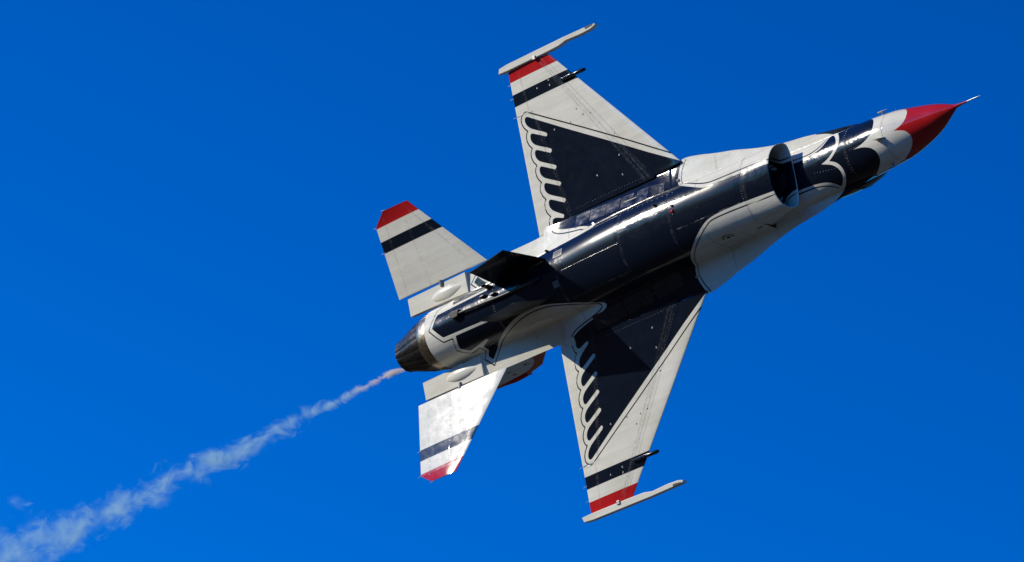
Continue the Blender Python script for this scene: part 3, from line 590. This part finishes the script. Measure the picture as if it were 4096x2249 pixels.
# lamps and pods at the wing stripes
for sg in (-1, 1):
    y = sg * 3.925
    z0 = float(wing_z(5.5, 3.925, -1)) - .03
    pd = tube('wing_pod', [(5.28, y, z0 + .02), (5.32, y, z0), (5.75, y, z0), (5.88, y, z0 + .01), (5.93, y, z0 + .012), (5.95, y, z0 + .014)], [.012, .036, .040, .040, .028, .004], WINGS[sg], M_NAVY, 12)
    for yy in (4.30, 4.01, 3.62):
        tube('static_wick', [(TE_X + .02, sg * yy, -.02), (TE_X - .035, sg * (yy + .004), -.02), (TE_X - .10, sg * (yy + .015), -.02)], [.008, .006, .002], WINGS[sg], M_WICK, 6)
    for x, yy, z in ((.57, 2.84, -.48), (.20, 2.60, -.365), (.20, 2.08, -.262)):
        tube('static_wick', [(x + .02, sg * yy, z), (x - .03, sg * yy, z), (x - .11, sg * (yy + .012), z - .002)], [.008, .006, .002], STABS[sg], M_WICK, 6)
# fasteners and plugs
ring = lathe_pts([(0, 0, 0), (0, 0, .006), (0, 0, .006), (0, 0, .001)], [.020, .016, .010, .009], 12); rme = mesh_np('plug', ring, gridfaces(4, 13)); rme.materials.append(M_BOLT)
for x, y in ((4.892, 3.04), (6.367, 1.977), (5.736, 1.776), (6.363, 1.57), (5.319, 3.038), (5.661, 3.079), (4.659, 3.994), (4.985, 3.942), (4.977, 4.05), (5.523, 3.244), (5.849, 3.044), (6.334, 2.435)):
    for sg in (-1, 1): put('plug', rme, wing_pt(x, sg * y), (0, 0, -1), WINGS[sg])
def fasteners(pts, parent, r=.0065):
    V, F = [], []
    th = np.linspace(0, 2 * math.pi, 6, endpoint=False)
    for p, n in pts:
        d, a, b = frame(n); k = len(V)
        for t in th: V.append(p + r * (math.cos(t) * a + math.sin(t) * b))
        V.append(p + d * r * .45); F += [(k + i, k + (i + 1) % 6, k + 6, k + 6) for i in range(6)]
    me = bpy.data.meshes.new('fasteners'); me.from_pydata([tuple(v) for v in V], [], [f[:3] for f in F]); me.materials.append(M_BOLT)
    o = link('fasteners', me, parent); o['kind'] = 'stuff'
def along(pts, step, jit=.0):
    out = []
    for (x0, u0), (x1, u1) in zip(pts[:-1], pts[1:]):
        L = math.hypot(x1 - x0, u1 - u0); n = max(1, int(L / step))
        for i in range(n): out.append((x0 + (x1 - x0) * i / n + rnd.uniform(-jit, jit), u0 + (u1 - u0) * i / n))
    return out
B = {id(fwdf): (fwdf, []), id(ctr): (ctr, []), id(aft): (aft, [])}
for pts, step in (([(12.83, -.6), (12.83, .6)], .05), ([(11.93, -.7), (11.93, .7)], .06), ([(12.6, -.14), (11.95, -.16)], .09), ([(12.25, .02), (11.96, .02)], .05), ([(11.3, -.20), (10.75, -.16)], .04), ([(11.28, -.12), (10.8, -.10)], .05), ([(11.7, .25), (11.0, .12)], .07),
                  ([(9.66, -.5), (9.66, .5)], .05), ([(8.63, -1.6), (8.63, -.9)], .07), ([(8.63, .9), (8.63, 1.6)], .07), ([(7.87, -.7), (7.87, -.35)], .06), ([(6.63, -1.0), (6.63, -.5)], .07), ([(4.9, -1.1), (4.9, -.7)], .07), ([(4.82, -.6), (4.82, -.2)], .06),
                  ([(7.5, -1.0), (5.2, -.98)], .09), ([(7.4, -1.40), (5.2, -1.36)], .11), ([(5.6, -1.1), (5.6, -.8)], .04), ([(3.08, -.6), (3.08, .8)], .05), ([(2.9, -.30), (1.6, -.28)], .06), ([(8.0, -.55), (6.7, -.62)], .12), ([(9.0, -.18), (8.1, -.2)], .12)):
    for x, u in along(pts, step, .004): B[id(owner(x))][1].append(skin(x, u))
for o, l in B.values(): fasteners(l, o)
for sg in (-1, 1):
    l = []
    for pts, step in (([(6.93, 1.5), (4.82, 4.5)], .05), ([(4.90, 1.35), (4.47, 3.55)], .06), ([(7.0, 1.34), (5.0, 1.34)], .07)):
        l += [(wing_pt(x, sg * y), np.array([0, 0, -1.0])) for x, y in along(pts, step, .004)]
    fasteners(l, WINGS[sg], .006)
    l = []
    for pts, step in (([(2.3, 1.2), (1.1, 2.7)], .06), ([(1.1, 1.15), (1.0, 2.5)], .08), ([(.5, 1.15), (.48, 2.55)], .08), ([(1.6, 1.15), (1.15, 2.3)], .1)):
        for x, y in along(pts, step, .004):
            zl = np.interp(y, [1.08, 2.83], [-.065, -.47]); s_ = np.clip((2.655 - .837 * (y - 1.08) - x) / (2.465 - .837 * (y - 1.08)), 0, 1); t_ = (y - 1.115) / 1.715
            z = zl + (.012 + .06 * t_) * s_ - ((.035 * (1 - t_) + .012 * t_) * (2.4 * math.sqrt(s_) * (1 - s_) ** .9 * .8) + .004)
            l.append((np.array([x, sg * y, z]), np.array([0, -sg * .2, -.98])))
    fasteners(l, STABS[sg], .006)

# ------------------------------------------------------------------ ground far below the frame
t = NT('dry_grassland'); co_ = t.n('TexCoord').outputs['Object']
g = t.mix(t.ramp(t.noise(.02, 6, .6, co_), .35, .65), (.11, .085, .045), (.18, .135, .075)); g = t.mix(t.math('MULTIPLY', t.ramp(t.noise(.6, 5, .65, co_), .4, .7), .5), g, (.06, .06, .028)); t.l(g, t.b.inputs['Base Color']); t.b.inputs['Roughness'].default_value = 1.0; t.b.inputs['Specular IOR Level'].default_value = 0.0
r = 30000; th = np.linspace(0, 2 * math.pi, 65)
V = np.array([[(f * math.cos(a), f * math.sin(a), 0) for a in th] for f in (.5, 200, 3000, r)])
gr = link('ground', mesh_np('ground', V, gridfaces(4, 65), False), None, t.m); gr['kind'] = 'structure'; gr['label'] = 'dry grassland of the airfield'

# ------------------------------------------------------------------ smoke
def smoke_mat(name, curve, dens, z0, noise_scale, seed, col, lens=(1, 1, 1)):
    """curve rows: x, centre y, radius"""
    m = bpy.data.materials.new(name); m.use_nodes = True; T = m.node_tree; T.nodes.clear(); s = NT.__new__(NT); s.m, s.t = m, T
    out_ = s.n('OutputMaterial'); pv = s.n('VolumePrincipled'); s.l(pv.outputs[0], out_.inputs['Volume'])
    oc = s.n('TexCoord').outputs['Object']
    wn = s.n('TexNoise'); wn.inputs['Scale'].default_value = noise_scale * .55; wn.inputs['Detail'].default_value = 2; s.l(oc, wn.inputs['Vector'])
    sep = s.n('SeparateXYZ'); s.l(oc, sep.inputs[0]); X = sep.outputs[0]
    xs = [c[0] for c in curve]; x0, x1 = min(xs), max(xs)
    tpar = s.ramp(X, x0, x1)
    def fcurve(vals):
        lo_, hi_ = min(vals), max(vals) + 1e-6; f = s.n('FloatCurve'); cu = f.mapping.curves[0]; pts = sorted(((c[0] - x0) / (x1 - x0), (v - lo_) / (hi_ - lo_)) for c, v in zip(curve, vals))
        cu.points[0].location = pts[0]; cu.points[1].location = pts[-1]
        for p in pts[1:-1]: cu.points.new(*p)
        f.mapping.update(); s.l(tpar, f.inputs['Value']); return s.ramp(f.outputs[0], 0, 1, lo_, hi_)
    yc, R = fcurve([c[1] for c in curve]), fcurve([c[2] for c in curve])
    sw_ = s.n('SeparateColor'); s.l(wn.outputs['Color'], sw_.inputs[0])
    def warp(ch): return s.math('MULTIPLY', s.math('MULTIPLY', s.math('SUBTRACT', sw_.outputs[ch], .5), 1.7), R)
    dy = s.math('ADD', s.math('SUBTRACT', sep.outputs[1], yc), warp(0)); dz = s.math('ADD', s.math('SUBTRACT', sep.outputs[2], z0), warp(1))
    rr = s.math('DIVIDE', s.math('SQRT', s.math('ADD', s.math('MULTIPLY', dy, dy), s.math('MULTIPLY', dz, dz))), R)
    cv = s.n('CombineXYZ'); s.l(s.math('MULTIPLY', X, lens[0]), cv.inputs[0]); s.l(sep.outputs[1], cv.inputs[1]); s.l(s.math('ADD', sep.outputs[2], seed), cv.inputs[2])
    f = s.n('TexNoise'); f.inputs['Scale'].default_value = noise_scale; f.inputs['Detail'].default_value = 7; f.inputs['Roughness'].default_value = .66; f.inputs['Distortion'].default_value = 1.2; s.l(cv.outputs[0], f.inputs['Vector'])
    body = s.math('SUBTRACT', s.math('ADD', s.math('MULTIPLY', s.math('SUBTRACT', f.outputs['Fac'], .5), 4.2), .85), rr)
    d = s.ramp(body, 0, 1.1, 0, 1, True)
    d = s.math('DIVIDE', s.math('MULTIPLY', d, dens), R); d = s.math('MULTIPLY', d, s.ramp(X, -2.2, -.4, 1, 2.6)); d = s.math('MULTIPLY', d, s.ramp(X, x0, x0 + .6, 0, 1))
    s.l(d, pv.inputs['Density']); s.l(s.mix(s.ramp(X, -2.2, -.7, 0, 1, True), col, (1.0, .90, .80)), pv.inputs['Color']); pv.inputs['Anisotropy'].default_value = .1
    m.cycles.volume_step_rate = 1.0
    return m
TRAIL = [(.02, .27, .05), (-.14, .22, .06), (-.66, .21, .085), (-1.28, .26, .10), (-2.13, .28, .13), (-3.4, .30, .22), (-5.12, .42, .24), (-6.55, .36, .31), (-7.56, .44, .33), (-9.06, .46, .38), (-10.18, .50, .50), (-11.86, .48, .56), (-13.5, .52, .58)]
M_SMOKE = smoke_mat('smoke', TRAIL, .66, .05, 2.9, 3.7, (.68, .95, .93), (.75, 1, 1))
def container(name, rows, z0, mat, grow):
    th = np.linspace(0, 2 * math.pi, 17); V = []
    q = sorted(rows, reverse=True)
    for x, y, r_ in q: V.append([(x, y + (grow * r_ + .03) * math.cos(a), z0 + (grow * r_ + .03) * math.sin(a)) for a in th])
    V = np.array(V); c0, c1 = V[0].mean(0), V[-1].mean(0); V = np.vstack([np.repeat(c0[None], 17, 0)[None], V, np.repeat(c1[None], 17, 0)[None]])
    bm = bmesh.new(); me = mesh_np(name, V, gridfaces(len(V), 17)); bm.from_mesh(me); bmesh.ops.remove_doubles(bm, verts=bm.verts, dist=1e-4); bmesh.ops.recalc_face_normals(bm, faces=bm.faces); bm.to_mesh(me); bm.free()
    o = link(name, me, None, mat); o.matrix_world = jet.matrix_world.copy(); return o
tr = container('smoke_trail', TRAIL, .05, M_SMOKE, 2.3); tr['kind'] = 'stuff'; tr['label'] = 'long thin trail of white smoke streaming from the jet nozzle'; tr['category'] = 'smoke'
PUFF = [(-10.85, -.40, .05), (-11.05, -.45, .14), (-11.25, -.52, .20), (-11.45, -.62, .17), (-11.7, -.72, .05)]
M_PUFF = smoke_mat('smoke_puff', PUFF, .3, .05, 3.2, 9.1, (.68, .95, .93))
pf = container('smoke_puff', PUFF, .05, M_PUFF, 2.2); pf['kind'] = 'stuff'; pf['label'] = 'faint loose puff of smoke above the trail at the left edge'; pf['category'] = 'smoke'
